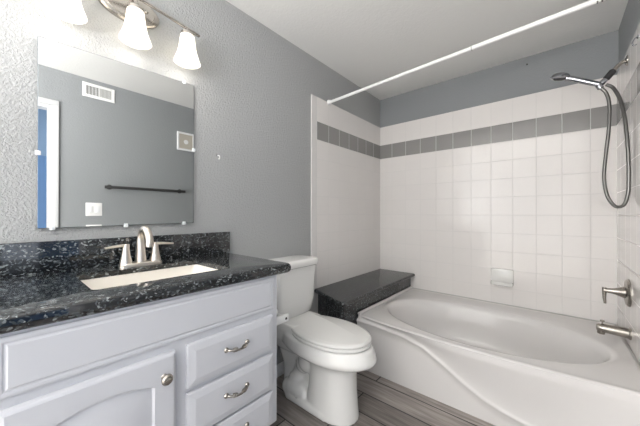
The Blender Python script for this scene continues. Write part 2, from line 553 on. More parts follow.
# door with an arched raised panel
y0, y1, z0, z1 = -2.75, -2.381, 0.243, 0.704
bm = bmesh.new()
NS = 14
def arch(x, st, rt, rb, grow=0.0):
    """loop: inside of the door frame with an arched head; st stile, rt rail at the middle, rb bottom rail"""
    a, b, lo = y0 + st - grow, y1 - st + grow, z0 + rb - grow
    pts = [(x, a, lo)] + [(x, a + (b - a) * i / NS, lo) for i in range(1, NS)] + [(x, b, lo)]
    top = []
    for i in range(NS + 1):
        t = 1 - 2 * i / NS
        zz = z1 - rt + grow - 0.028 * abs(t) ** 2.0
        top.append((x, (a + b) / 2 + t * (b - a) / 2, zz))
    return pts + top
def outer(x, ins):
    a, b, lo, hi = y0 + ins, y1 - ins, z0 + ins, z1 - ins
    pts = [(x, a, lo)] + [(x, a + (b - a) * i / NS, lo) for i in range(1, NS)] + [(x, b, lo)]
    top = [(x, b + (a - b) * i / NS, hi) for i in range(NS + 1)]
    return pts + top
loft(bm, [outer(XF, 0), outer(XF + 0.012, 0), outer(XF + 0.017, 0.003), outer(XF + 0.020, 0.009), arch(XF + 0.020, 0.062, 0.058, 0.065), arch(XF + 0.011, 0.067, 0.063, 0.070)], True, True)
door = part('door', bm, M['cab'], cab, angle=25)
bm = bmesh.new()
loft(bm, [arch(XF + 0.0105, 0.070, 0.066, 0.073), arch(XF + 0.012, 0.076, 0.072, 0.079), arch(XF + 0.019, 0.108, 0.104, 0.111)], False, True)
part('raised_panel', bm, M['cab'], door, angle=15)
bm = bmesh.new()
lathe(bm, [(0.0, 0.0), (0.009, 0.0), (0.006, 0.004), (0.0055, 0.013), (0.010, 0.016), (0.0165, 0.021), (0.0165, 0.026), (0.012, 0.031), (0.0, 0.033)], (XF + 0.020, -2.417, 0.639), (1, 0, 0), 22, False, False)
k = part('door_knob', bm, M['nickel'], door)
k['label'] = 'round brushed nickel knob'

# toilet paper holder bracket on the cabinet side
h = thing('paper_holder', 'small white paper holder bracket on the vanity side facing the toilet', 'paper holder', (0.49, VR, 0.655))
bm = bmesh.new()
bx(bm, 0.425, 0.535, VR - 0.003, VR + 0.008, 0.625, 0.685, bev=0.003)
part('mounting_plate', bm, M['plastic'], h)
for xx in (0.440, 0.515):
    part('bracket_arm', box(xx - 0.009, xx + 0.009, VR + 0.006, VR + 0.095, 0.635, 0.672, bev=0.006), M['plastic'], h)
bm = bmesh.new()
lathe(bm, [(0.0, 0.0), (0.0095, 0.0), (0.0095, 0.058), (0.0, 0.058)], (0.4485, VR + 0.075, 0.653), (1, 0, 0), 18, False, False)
part('roller', bm, M['plastic'], h)
bm = bmesh.new()
lathe(bm, [(0.0, 0.0), (0.006, 0.0), (0.006, 0.0015), (0.0, 0.0015)], (0.5235, VR + 0.075, 0.653), (1, 0, 0), 14, False, False)
part('socket', bm, M['black'], h)

# ------------------------------------------------------------------ countertop with sink cut-out
CT = 0.9145
HX0, HX1, HY0, HY1 = 0.152, 0.446, -2.570, -2.122
top = thing('countertop', 'black speckled granite countertop with bullnose edge on the white vanity', 'countertop', (0.27, -2.4, CT - 0.04))
bm = bmesh.new()
x0, x1, yy0, yy1 = -0.007, 0.565, -2.90, -1.872
th, r = 0.040, 0.020
hole = rrect(HX0, HX1, HY0, HY1, 0.018)
loops = [zl(hole, CT)]
for i in range(9):
    a = math.pi / 2 - math.pi * i / 8
    ins = 0.011 * (1 - math.cos(a))
    # the bullnose runs along the front and the right end only
    L_ = rrect(x0, x1 - ins, yy0, yy1 - ins, 0.022 if ins < 0.01 else 0.018)
    loops.append(zl(L_, CT - th / 2 + r * math.sin(a)))
for z_ in (CT - th, CT - 0.02):
    loops.append(zl(rrect(x0 + 0.05, x1 - 0.05, yy0 + 0.05, yy1 - 0.05, 0.018), z_))
loops.append(zl(hole, CT - 0.02))
loops.append(zl(hole, CT))
loft(bm, loops, False, False)
part('granite_slab', bm, M['granite'], top)
bm = bmesh.new()
bx(bm, -0.007, 0.014, -2.90, -1.858, CT, 1.034, bev=0.0025)
tag(obj('backsplash', bm, M['granite']), 'black speckled granite backsplash strip on the wall below the mirror', 'backsplash')

sink = thing('sink', 'white rectangular undermount sink below the granite countertop', 'sink', ((HX0 + HX1) / 2, (HY0 + HY1) / 2, CT - 0.2))
bm = bmesh.new()
loops = [zl(rrect(HX0 - 0.02, HX1 + 0.02, HY0 - 0.02, HY1 + 0.02, 0.03), CT - 0.0205),
         zl(rrect(HX0 - 0.002, HX1 + 0.002, HY0 - 0.002, HY1 + 0.002, 0.022), CT - 0.0205),
         zl(rrect(HX0, HX1, HY0, HY1, 0.026), CT - 0.026),
         zl(rrect(HX0 + 0.012, HX1 - 0.012, HY0 + 0.016, HY1 - 0.016, 0.04), CT - 0.13),
         zl(rrect(HX0 + 0.03, HX1 - 0.03, HY0 + 0.04, HY1 - 0.04, 0.05), CT - 0.165),
         zl(rrect(HX0 + 0.10, HX1 - 0.10, HY0 + 0.19, HY1 - 0.19, 0.02), CT - 0.175)]
loft(bm, loops, False, True)
part('basin', bm, M['sink'], sink)
bm = bmesh.new()
lathe(bm, [(0.0, 0.004), (0.014, 0.004), (0.019, 0.002), (0.021, 0.0)], ((HX0 + HX1) / 2, (HY0 + HY1) / 2, CT - 0.1745), (0, 0, 1), 20, False, False)
part('drain', bm, M['nickel'], sink)

# ------------------------------------------------------------------ faucet
fy = -2.343
fx = 0.098
fau = thing('faucet', 'brushed nickel two handle faucet behind the rectangular sink', 'faucet', (fx, fy, CT))
bm = bmesh.new()
loft(bm, [zl(rrect(fx - 0.028, fx + 0.028, fy - 0.082, fy + 0.082, 0.024), CT),
          zl(rrect(fx - 0.028, fx + 0.028, fy - 0.082, fy + 0.082, 0.024), CT + 0.010),
          zl(rrect(fx - 0.024, fx + 0.024, fy - 0.077, fy + 0.077, 0.021), CT + 0.016)])
part('base_plate', bm, M['nickel_faucet'], fau)
bm = bmesh.new()
pth = cat([(fx - 0.004, fy, CT + 0.012), (fx - 0.005, fy, CT + 0.055), (fx - 0.006, fy, CT + 0.105), (fx + 0.006, fy, CT + 0.143), (fx + 0.040, fy, CT + 0.160), (fx + 0.078, fy, CT + 0.150), (fx + 0.100, fy, CT + 0.122), (fx + 0.105, fy, CT + 0.100)], 6)
n = len(pth)
rs = [0.0225 - 0.0085 * min(1, i / 14) + 0.0005 * max(0, i - 24) / 10 for i in range(n)]
tube(bm, pth, rs, 18)
lathe(bm, [(0.0, 0.0), (0.0155, 0.0), (0.0155, 0.014), (0.0, 0.014)], (fx + 0.105, fy, CT + 0.089), (0.05, 0, 1), 18, False, False)
part('spout', bm, M['nickel_faucet'], fau)
for s in (-1, 1):
    hy = fy + s * 0.056
    bm = bmesh.new()
    lathe(bm, [(0.0, 0.0), (0.0235, 0.0), (0.0225, 0.012), (0.0165, 0.034), (0.013, 0.060), (0.0125, 0.080), (0.010, 0.084), (0.0, 0.085)], (fx, hy, CT + 0.012), (0, 0, 1), 22, False, False)
    hd = part('handle', bm, M['nickel_faucet'], fau)
    bm = bmesh.new()
    tube(bm, [(fx, hy - s * 0.011, CT + 0.090), (fx, hy + s * 0.01, CT + 0.091), (fx + 0.004, hy + s * 0.04, CT + 0.089), (fx + 0.009, hy + s * 0.074, CT + 0.086)], [0.0058, 0.0065, 0.0055, 0.0042], 12, sx=1.7)
    part('lever', bm, M['nickel_faucet'], hd)

# ------------------------------------------------------------------ mirror
mir = thing('mirror', 'frameless rectangular wall mirror held by clear clips above the granite backsplash', 'mirror', (0.0, -2.363, 1.085))
bm = bmesh.new()
q = [(-2.657, 1.083), (-2.070, 1.091), (-2.070, 1.829), (-2.657, 1.806)]
loft(bm, [[(-0.003, y, z) for y, z in q], [(0.0045, y, z) for y, z in q], [(0.006, y + (0.002 if y < -2.3 else -0.002), z + (0.002 if z < 1.4 else -0.002)) for y, z in q]], True, False)
part('mirror_edge', bm, M['mirror_edge'], mir, smooth=False)
bm = bmesh.new()
bm.faces.new([bm.verts.new((0.0061, y + (0.002 if y < -2.3 else -0.002), z + (0.002 if z < 1.4 else -0.002))) for y, z in q])
part('mirror_glass', bm, M['mirror'], mir, smooth=False)
for y, z in ((-2.612, 1.806), (-2.122, 1.826), (-2.655, 1.368), (-2.072, 1.481), (-2.615, 1.084), (-2.376, 1.087), (-2.121, 1.091)):
    bm = bmesh.new()
    bx(bm, -0.007, 0.011, y - 0.008, y + 0.008, z - 0.009, z + 0.009, bev=0.003)
    part('mirror_clip', bm, M['clear'], mir)

# ------------------------------------------------------------------ vanity light
lamp = thing('vanity_light', 'satin nickel three light wall fixture with frosted bell shades above the mirror', 'wall light', (0.0, -2.381, 2.03))
bm = bmesh.new()
lathe(bm, [(0.062, -0.008), (0.062, 0.006), (0.058, 0.012), (0.050, 0.014), (0.048, 0.020), (0.0, 0.024)], (0.0, -2.364, 2.078), (1, 0, 0), 48, True, False, sx=1.08, sy=1.98)
part('backplate', bm, M['nickel_lamp'], lamp)
# wavy bar that crosses in front of the plate
bm = bmesh.new()
SX = 0.088
SY = (-2.588, -2.364, -2.142)
tube(bm, cat([(SX - 0.005, -2.650, 2.054), (SX, SY[0], 2.059), (SX - 0.004, -2.48, 2.078), (SX - 0.01, SY[1], 2.094), (SX - 0.004, -2.25, 2.078), (SX, SY[2], 2.060), (SX - 0.005, -2.080, 2.055)], 8), 0.0075, 12)
part('arm_bar', bm, M['nickel_lamp'], lamp)
bm = bmesh.new()
tube(bm, [(0.012, SY[1], 2.094), (SX - 0.008, SY[1], 2.094)], 0.009, 14)
part('stem', bm, M['nickel_lamp'], lamp)
for s in (-1, 1):
    bm = bmesh.new()
    lathe(bm, [(0.006, 0.0), (0.008, 0.004), (0.005, 0.010), (0.0, 0.012)], (0.020, -2.364 + s * 0.062, 2.085), (1, 0, 0), 14, True, False)
    part('cap_nut', bm, M['nickel_lamp'], lamp)
for i, sy in enumerate(SY):
    zt = 2.058
    bm = bmesh.new()
    zb = 2.062 if i == 1 else zt
    xx = SX
    if i == 1:
        tube(bm, [(SX - 0.01, sy, 2.094), (SX - 0.004, sy, 2.07), (SX, sy, 2.055), (SX, sy, 2.04)], 0.0075, 12)
    lathe(bm, [(0.0, 0.004), (0.012, 0.004), (0.017, -0.006), (0.030, -0.014), (0.031, -0.030), (0.0, -0.031)], (xx, sy, zt - 0.006), (0, 0, 1), 24, False, False)
    part('socket_cup', bm, M['nickel_lamp'], lamp)
    bm = bmesh.new()
    zs = 2.028
    prof = [(0.026, 0.004), (0.032, -0.006), (0.035, -0.030), (0.0385, -0.060), (0.044, -0.088), (0.052, -0.113), (0.0595, -0.132), (0.0615, -0.138),
            (0.059, -0.137), (0.049, -0.112), (0.041, -0.087), (0.0355, -0.060), (0.032, -0.030), (0.029, -0.009), (0.024, 0.0)]
    lathe(bm, prof, (xx, sy, zs), (0, 0, 1), 32, False, False)
    sh = part('lamp_shade', bm, M['shade'], lamp)
    bm = bmesh.new()
    lathe(bm, [(0.0, 0.0), (0.012, -0.002), (0.014, -0.02), (0.022, -0.045), (0.0275, -0.068), (0.026, -0.084), (0.017, -0.098), (0.0, -0.103)], (xx, sy, zs - 0.012), (0, 0, 1), 24, False, False)
    bl = part('bulb', bm, M['bulb'], lamp)
    pl = bpy.data.lights.new('bulb_light', 'POINT')
    pl.energy = BULB_W
    pl.color = (1.0, 0.955, 0.90)
    pl.shadow_soft_size = 0.03
    po = bpy.data.objects.new('bulb_light', pl)
    C.objects.link(po)
    po.location = (xx, sy, zs - 0.125)

# small screw hook on the wall beside the mirror
hk = thing('wall_hook', 'tiny white screw hook in the textured wall between mirror and tiles', 'hook', (-0.008, -1.928, 1.467))
bm = bmesh.new()
lathe(bm, [(0.006, 0.0), (0.006, 0.002), (0.003, 0.003), (0.0, 0.0032)], (-0.0085, -1.928, 1.476), (1, 0, 0), 12, True, False)
part('hook_base', bm, M['chrome'], hk)
bm = bmesh.new()
tube(bm, cat([(-0.008, -1.928, 1.476), (0.010, -1.928, 1.474), (0.018, -1.928, 1.464), (0.013, -1.928, 1.454), (0.006, -1.928, 1.457)], 5), 0.0032, 8)
part('hook_curve', bm, M['plastic'], hk)

# ------------------------------------------------------------------ toilet
TY = -1.475
tl = thing('toilet', 'white two piece elongated toilet with closed lid beside the granite bench', 'toilet', (0.35, TY, 0))
def egg(xb, xf, hw, z, n=40, p=2.35, back=0.0, pf=2.0):
    """elongated oval: blunt at the back, rounder at the front; widest 42 % from the front"""
    xm = xb + (xf - xb) * 0.52
    pts = []
    for i in range(n):
        a = 2 * math.pi * i / n
        c, s = math.cos(a), math.sin(a)
        if c >= 0:
            x = xm + (xf - xm) * abs(c) ** (2 / pf); y = hw * math.copysign(abs(s) ** (2 / pf), s)
        else:
            x = xm - (xm - xb) * abs(c) ** (2 / p); y = hw * math.copysign(abs(s) ** (2 / p), s)
            y *= 1 - back * abs(c) ** 2
        pts.append((x, TY + y, z))
    return pts
bm = bmesh.new()
# bowl and rim
loft(bm, [egg(0.34, 0.625, 0.09, 0.20), egg(0.32, 0.640, 0.110, 0.285), egg(0.25, 0.668, 0.128, 0.305), egg(0.18, 0.725, 0.160, 0.322), egg(0.13, 0.756, 0.178, 0.342),
          egg(0.11, 0.760, 0.181, 0.356), egg(0.11, 0.751, 0.177, 0.385), egg(0.11, 0.741, 0.173, 0.410), egg(0.12, 0.733, 0.167, 0.418)])
# rear deck that carries the tank
loft(bm, [zl(rrect(0.06, 0.36, TY - 0.09, TY + 0.09, 0.04), 0.28), zl(rrect(0.035, 0.36, TY - 0.13, TY + 0.13, 0.04), 0.36), zl(rrect(0.03, 0.36, TY - 0.14, TY + 0.14, 0.045), 0.43), zl(rrect(0.03, 0.30, TY - 0.135, TY + 0.135, 0.045), 0.468)])
# front pedestal column, flaring at the foot
loft(bm, [egg(0.33, 0.652, 0.116, 0.0, p=3.2), egg(0.335, 0.646, 0.113, 0.06, p=3.2), egg(0.35, 0.638, 0.109, 0.15, p=3.2), egg(0.35, 0.636, 0.108, 0.24, p=3.0), egg(0.33, 0.645, 0.112, 0.31)])
# foot plate
loft(bm, [zl(rrect(0.155, 0.56, TY - 0.118, TY + 0.118, 0.07), 0.0), zl(rrect(0.155, 0.56, TY - 0.118, TY + 0.118, 0.07), 0.035), zl(rrect(0.165, 0.54, TY - 0.108, TY + 0.108, 0.065), 0.05)])
# trapway shoulders
def blob(x, y, z, r, sx=1, sy=1, sz=1):
    res = bmesh.ops.create_icosphere(bm, subdivisions=3, radius=r)
    for v in res['verts']:
        v.co = Vector((x + v.co.x * sx, y + v.co.y * sy, z + v.co.z * sz))
for s in (-1, 1):
    for x, z, r, off in ((0.20, 0.055, 0.055, 0.065), (0.23, 0.065, 0.06, 0.062), (0.26, 0.07, 0.06, 0.06), (0.29, 0.065, 0.058, 0.06), (0.32, 0.055, 0.05, 0.062),
                         (0.24, 0.11, 0.05, 0.052), (0.255, 0.145, 0.042, 0.045), (0.27, 0.18, 0.05, 0.03), (0.30, 0.22, 0.06, 0.035), (0.34, 0.25, 0.07, 0.04)):
        blob(x, TY + s * off, z, r)
loft(bm, [zl(rrect(0.10, 0.24, TY - 0.062, TY + 0.062, 0.05), 0.02), zl(rrect(0.10, 0.24, TY - 0.062, TY + 0.062, 0.05), 0.16), zl(rrect(0.07, 0.30, TY - 0.085, TY + 0.085, 0.05), 0.30)])
bx(bm, 0.13, 0.40, TY - 0.05, TY + 0.05, 0.02, 0.32)
bowl = part('toilet_bowl', bm, M['porcelain'], tl)
rm = bowl.modifiers.new('remesh', 'REMESH'); rm.mode = 'VOXEL'; rm.voxel_size = 0.006; rm.use_smooth_shade = True
sm = bowl.modifiers.new('smooth', 'SMOOTH'); sm.factor = 0.5; sm.iterations = 9
for s in (-1, 1):
    bm = bmesh.new()
    lathe(bm, [(0.017, -0.004), (0.017, 0.006), (0.013, 0.014), (0.0, 0.017)], (0.30, TY + s * 0.100, 0.048), (0, s * 0.75, 0.66), 18, True, False)
    part('bolt_cap', bm, M['seat'], tl)
# tank and its lid
bm = bmesh.new()
tw = 0.188
loft(bm, [zl(rrect(0.02, 0.185, TY - tw + 0.055, TY + tw - 0.040, 0.05), 0.470), zl(rrect(0.012, 0.194, TY - tw + 0.038, TY + tw - 0.026, 0.045), 0.486), zl(rrect(0.008, 0.198, TY - tw + 0.028, TY + tw - 0.016, 0.035), 0.56),
          zl(rrect(0.006, 0.203, TY - tw + 0.01, TY + tw - 0.004, 0.03), 0.77), zl(rrect(0.006, 0.203, TY - tw + 0.01, TY + tw - 0.004, 0.03), 0.79)])
part('tank', bm, M['porcelain'], tl)
bm = bmesh.new()
def tlid(z, i):
    return zl(rrect(0.0 + i, 0.222 - i, TY - tw - 0.008 + i, TY + tw + 0.006 - i, 0.035), z)
loft(bm, [tlid(0.788, 0.010), tlid(0.793, 0.002), tlid(0.800, 0), tlid(0.822, 0.0), tlid(0.831, 0.004), tlid(0.836, 0.012), tlid(0.838, 0.03)])
part('tank_lid', bm, M['porcelain'], tl)
# seat ring and lid
bm = bmesh.new()
loft(bm, [egg(0.200, 0.716, 0.174, 0.420, back=0.1), egg(0.197, 0.722, 0.178, 0.426, back=0.1), egg(0.197, 0.722, 0.178, 0.434, back=0.1), egg(0.200, 0.716, 0.173, 0.440, back=0.1)])
part('seat', bm, M['seat'], tl)
bm = bmesh.new()
def lidloop(xb, xf, hw, z0, crest):
    out = []
    for x, y, _ in egg(xb, xf, hw, 0, n=64, back=0.12):
        out.append((x, y, z0))
    return out
loops = [lidloop(0.194, 0.716, 0.174, 0.4415, 0), lidloop(0.190, 0.722, 0.178, 0.446, 0), lidloop(0.190, 0.722, 0.178, 0.453, 0), lidloop(0.195, 0.715, 0.172, 0.4590, 0)]
rings = loft(bm, loops, True, False)
# roof: two gentle slopes that meet along a crest from the hinge to the nose
outer_r = rings[-1]
n = len(outer_r)
CY = TY + 0.035
crest = {}
for i in range(n):
    x = outer_r[i].co.x
    xx = min(max(x, 0.225), 0.700)
    crest[i] = bm.verts.new((xx, TY + 0.085 - 0.085 * (xx - 0.225) / 0.475, 0.482 - 0.019 * max(0, (xx - 0.40) / 0.30) ** 1.5))
mid = []
for i in range(n):
    a, b = outer_r[i].co, crest[i].co
    p = a.lerp(b, 0.12); p.z += 0.0028
    mid.append(bm.verts.new(p))
for i in range(n):
    j = (i + 1) % n
    bm.faces.new((outer_r[i], outer_r[j], mid[j], mid[i]))
    try:
        bm.faces.new((mid[i], mid[j], crest[j], crest[i]))
    except ValueError:
        pass
bmesh.ops.remove_doubles(bm, verts=bm.verts, dist=1e-4)
part('lid', bm, M['seat'], tl, angle=6)
for s in (-1, 1):
    part('hinge', box(0.178, 0.215, TY + s * 0.07 - 0.02, TY + s * 0.07 + 0.02, 0.418, 0.452, bev=0.006), M['seat'], tl)

# ------------------------------------------------------------------ granite bench between toilet and tub
BT = 0.535
bench = thing('granite_bench', 'low black speckled granite bench between toilet tank and bathtub', 'bench', (0.2, -0.6, 0))
def bpoly(ins, z):
    pts = [(0.001, -0.001), (0.001, -1.095 + ins)]
    # rounded front corner
    cx, cy, rr = 0.366 - ins, -1.200 + ins, 0.022
    for i in range(7):
        a = math.radians(-105 + 105 * i / 6)
        pts.append((cx + rr * math.cos(a), cy + rr * math.sin(a)))
    pts.append((0.392 - ins, -0.001))
    return [(x, y, z) for x, y in pts]
bm = bmesh.new()
loops = []
for i in range(7):
    a = -math.pi / 2 + math.pi * i / 6
    loops.append(bpoly(0.015 - 0.015 * math.cos(a), BT - 0.015 + 0.015 * math.sin(a)))
loft(bm, loops)
part('bench_top', bm, M['granite'], bench)
bm = bmesh.new()
loft(bm, [bpoly(0.045, 0.0), bpoly(0.045, BT - 0.029)])
part('bench_base', bm, M['granite'], bench)

# ------------------------------------------------------------------ bathtub
tub = thing('bathtub', 'white acrylic bow front bathtub with oval basin along the tiled back wall', 'bathtub', (1.08, -0.5, 0))
RZ = 0.385
TX0, TX1 = 0.350, XR - 0.002
def bow(x):
    t = (x - TX0) / (TX1 - TX0)
    return -(0.992 + 0.062 * math.sin(math.pi * min(1, max(0, t)) ** 0.85) ** 0.9 * 0.85)
def ss(a, b, x):
    t = min(1, max(0, (x - a) / (b - a))); return t * t * (3 - 2 * t)
RID = [(0.30, 0.352), (0.492, 0.346), (0.713, 0.330), (0.842, 0.298), (0.960, 0.236), (1.068, 0.170), (1.167, 0.122), (1.258, 0.094), (1.381, 0.072), (1.6, 0.052), (1.9, 0.045)]
def ridge_z(x):
    for (a, za), (b, zb) in zip(RID, RID[1:]):
        if x <= b:
            t = (x - a) / (b - a); return za + (zb - za) * t
    return RID[-1][1]
bm = bmesh.new()
# deck and basin: matching loops of NP points
NX, NY = 40, 16
def rect_loop(z, i=0.0, dz=0.0):
    a, b, back = TX0 + i, TX1 - i, -0.002 - i
    pts = []
    for k in range(NX): pts.append((a + (b - a) * k / NX, None))
    out = [(x, bow(x) + i, z) for x, _ in pts]
    yr = bow(b) + i
    for k in range(NY): out.append((b, yr + (back - yr) * k / NY, z))
    for k in range(NX): out.append((b + (a - b) * k / NX, back, z))
    yl = bow(a) + i
    for k in range(NY): out.append((a, back + (yl - back) * k / NY, z))
    return out
EX, EY, EA, EB = 1.058, -0.585, 0.652, 0.383
def oval_loop(ref, z, ka, kb, dx=0.0):
    out = []
    for x, y, _ in ref:
        ang = math.atan2((y - EY) / EB, (x - EX) / EA)
        out.append((EX + dx + EA * ka * math.cos(ang), EY + EB * kb * math.sin(ang), z))
    return out
R0 = rect_loop(RZ)
def mixl(A, B, t):
    return [tuple(a + (b - a) * t for a, b in zip(p, q)) for p, q in zip(A, B)]
O1 = oval_loop(R0, RZ, 1.035, 1.045)
loops = [rect_loop(RZ - 0.004, 0.0), rect_loop(RZ + 0.0, 0.004), rect_loop(RZ + 0.003, 0.010), rect_loop(RZ + 0.002, 0.020)]
Rin = loops[-1]
loops += [rect_loop(RZ, 0.034), rect_loop(RZ, 0.05), mixl(rect_loop(RZ, 0.05), O1, 0.7), O1, oval_loop(R0, RZ - 0.002, 1.008, 1.012), oval_loop(R0, RZ - 0.010, 0.985, 0.982), oval_loop(R0, RZ - 0.05, 0.955, 0.945), oval_loop(R0, RZ - 0.15, 0.91, 0.885),
          oval_loop(R0, RZ - 0.25, 0.86, 0.82), oval_loop(R0, RZ - 0.305, 0.80, 0.74), oval_loop(R0, RZ - 0.325, 0.68, 0.60), oval_loop(R0, RZ - 0.33, 0.3, 0.25)]
loft(bm, loops, False, True)
basin = part('tub_shell', bm, M['tub'], tub, angle=50)
# sculpted apron
bm = bmesh.new()
AX, AZ = 120, 64
grid = []
for i in range(AX + 1):
    x = TX0 + (TX1 - TX0) * i / AX
    col = []
    for j in range(AZ + 1):
        z = (RZ - 0.004) * j / AZ
        yt = bow(x)
        base = -1.004
        k = (z / (RZ - 0.004))
        zr = ridge_z(x)
        up = base + (yt - base) * ss(zr, RZ, z)
        step = ss(zr - 0.05, zr + 0.006, z)
        roll = 0.0045 * math.exp(-((z - zr) / 0.009) ** 2)
        y = up - 0.007 * step * ss(0, 0.05, RZ - z) - roll + 0.002 * (1 - step)
        # below the rim the panel is slightly hollow
        y += 0.010 * math.sin(math.pi * min(1, max(0, (z - zr) / max(0.02, RZ - zr)))) * step
        if j == AZ: y = yt
        col.append(bm.verts.new((x, y, z)))
    grid.append(col)
for i in range(AX):
    for j in range(AZ):
        bm.faces.new((grid[i][j], grid[i + 1][j], grid[i + 1][j + 1], grid[i][j + 1]))
part('tub_apron', bm, M['tub'], tub, angle=80)
# raised tile flange at the bench end
bm = bmesh.new()
tube(bm, cat([(TX0 + 0.010, -0.004, RZ + 0.010), (TX0 + 0.010, -0.5, RZ + 0.010), (TX0 + 0.010, -0.95, RZ + 0.010), (TX0 + 0.014, -0.985, RZ + 0.002), (TX0 + 0.014, -0.992, RZ - 0.03)], 6), 0.012, 10)
part('flange', bm, M['tub'], tub)
bm = bmesh.new()
bx(bm, TX0, TX1, -0.009, -0.001, RZ, RZ + 0.007, bev=0.002)
bx(bm, TX1 - 0.007, TX1 + 0.001, -0.99, -0.009, RZ, RZ + 0.007, bev=0.002)
part('caulk_seam', bm, M['caulk'], tub)
bm = bmesh.new()
lathe(bm, [(0.0, 0.0), (0.028, 0.0), (0.026, 0.006), (0.0, 0.008)], (EX + EA * 0.925, EY, RZ - 0.13), (-1, 0, 0.2), 20, False, False)
part('overflow_plate', bm, M['nickel'], tub)

# ------------------------------------------------------------------ soap dish
sd = thing('soap_dish', 'white ceramic soap dish set into the tiled back wall above the tub', 'soap dish', (1.135, 0, 0.55))
part('back_plate', box(1.056, 1.214, -0.018, 0.0, 0.552, 0.682, bev=0.007), M['porcelain'], sd)
bm = bmesh.new()
def dish(i, z):
    pts = rrect(1.056 + i, 1.214 - i, -0.062 + i, -0.004, 0.018)
    return zl(pts, z)
loft(bm, [dish(0.020, 0.546), dish(0.004, 0.552), dish(0.0, 0.572), dish(0.003, 0.577), dish(0.009, 0.575), dish(0.014, 0.560)])
part('tray', bm, M['porcelain'], sd)

# ------------------------------------------------------------------ shower, valve, spout on the end wall
sh = thing('hand_shower', 'chrome hand shower on a wall arm with a looping grey hose', 'hand shower', (XR, -0.376, 1.9))
SYY = -0.376
bm = bmesh.new()
lathe(bm, [(0.030, 0.0), (0.028, 0.005), (0.016, 0.010), (0.0, 0.011)], (XR, SYY, 2.034), (-1, 0, 0), 24, True, False)
part('wall_flange', bm, M['nickel'], sh)
bm = bmesh.new()
tube(bm, cat([(XR - 0.002, SYY, 2.034), (XR - 0.022, SYY, 2.029), (XR - 0.042, SYY, 2.012), (XR - 0.062, SYY, 1.985)], 6), 0.0105, 14)
part('shower_arm', bm, M['nickel'], sh)
bm = bmesh.new()
tube(bm, [(XR - 0.054, SYY, 1.996), (XR - 0.058, SYY, 1.991), (XR - 0.086, SYY, 1.955), (XR - 0.090, SYY, 1.950)], [0.012, 0.0175, 0.0175, 0.012], 14)
part('swivel_collar', bm, M['black'], sh)
bm = bmesh.new()
tube(bm, [(XR - 0.086, SYY, 1.955), (XR - 0.104, SYY, 1.936), (XR - 0.126, SYY, 1.917)], [0.013, 0.016, 0.012], 14)
tube(bm, [(XR - 0.134, SYY - 0.004, 1.948), (XR - 0.118, SYY - 0.004, 1.923), (XR - 0.110, SYY - 0.004, 1.902)], [0.008, 0.017, 0.015], 14)
part('holder', bm, M['chrome'], sh)
bm = bmesh.new()
tube(bm, cat([(1.682, SYY - 0.006, 1.926), (1.645, SYY - 0.006, 1.947), (1.600, SYY - 0.006, 1.974), (1.560, SYY - 0.006, 1.998), (1.530, SYY - 0.006, 2.012)], 5), [0.0145, 0.018], 14)
hnd = part('handle', bm, M['chrome'], sh)
bm = bmesh.new()
lathe(bm, [(0.0, 0.026), (0.024, 0.024), (0.042, 0.016), (0.050, 0.004), (0.050, -0.006), (0.043, -0.011), (0.0, -0.012)], (1.500, SYY - 0.006, 2.028), (0.22, -0.12, 1), 28, False, False)
head = part('spray_head', bm, M['chrome'], sh)
bm = bmesh.new()
lathe(bm, [(0.0, -0.0135), (0.033, -0.0135), (0.034, -0.011)], (1.500, SYY - 0.006, 2.028), (0.22, -0.12, 1), 28, False, False)
part('spray_face', bm, M['black'], head)
bm = bmesh.new()
hp = [(1.686, SYY - 0.004, 1.905), (1.708, SYY - 0.006, 1.865), (1.720, SYY - 0.012, 1.79), (1.717, SYY - 0.022, 1.65), (1.702, SYY - 0.034, 1.48), (1.694, SYY - 0.050, 1.35), (1.706, SYY - 0.070, 1.245), (1.734, SYY - 0.092, 1.186),
      (1.764, SYY - 0.112, 1.192), (1.779, SYY - 0.124, 1.255), (1.782, SYY - 0.124, 1.36), (1.780, SYY - 0.108, 1.52), (1.774, SYY - 0.078, 1.68), (1.760, SYY - 0.044, 1.80), (1.736, SYY - 0.014, 1.886), (1.708, SYY - 0.004, 1.918)]
tube(bm, cat(hp, 8), 0.0088, 12)
part('hose', bm, M['hose'], sh)

vy, vz = -0.415, 0.692
va = thing('shower_valve', 'brushed nickel shower valve with lever on the tiled end wall', 'shower valve', (XR, vy, vz))
bm = bmesh.new()
lathe(bm, [(0.078, 0.0), (0.078, 0.005), (0.070, 0.014), (0.050, 0.018), (0.0, 0.020)], (XR, vy, vz), (-1, 0, 0), 36, True, False)
part('escutcheon', bm, M['nickel'], va)
bm = bmesh.new()
lathe(bm, [(0.034, 0.0), (0.026, 0.022), (0.017, 0.045), (0.013, 0.075), (0.012, 0.088), (0.0, 0.090)], (XR - 0.016, vy, vz), (-1, 0, 0), 24, True, False)
hub = part('hub', bm, M['nickel'], va)
bm = bmesh.new()
tube(bm, [(XR - 0.100, vy, vz + 0.016), (XR - 0.100, vy, vz - 0.010), (XR - 0.100, vy, vz - 0.045), (XR - 0.097, vy, vz - 0.078)], [0.010, 0.010, 0.008, 0.006], 12)
part('lever', bm, M['nickel'], hub)

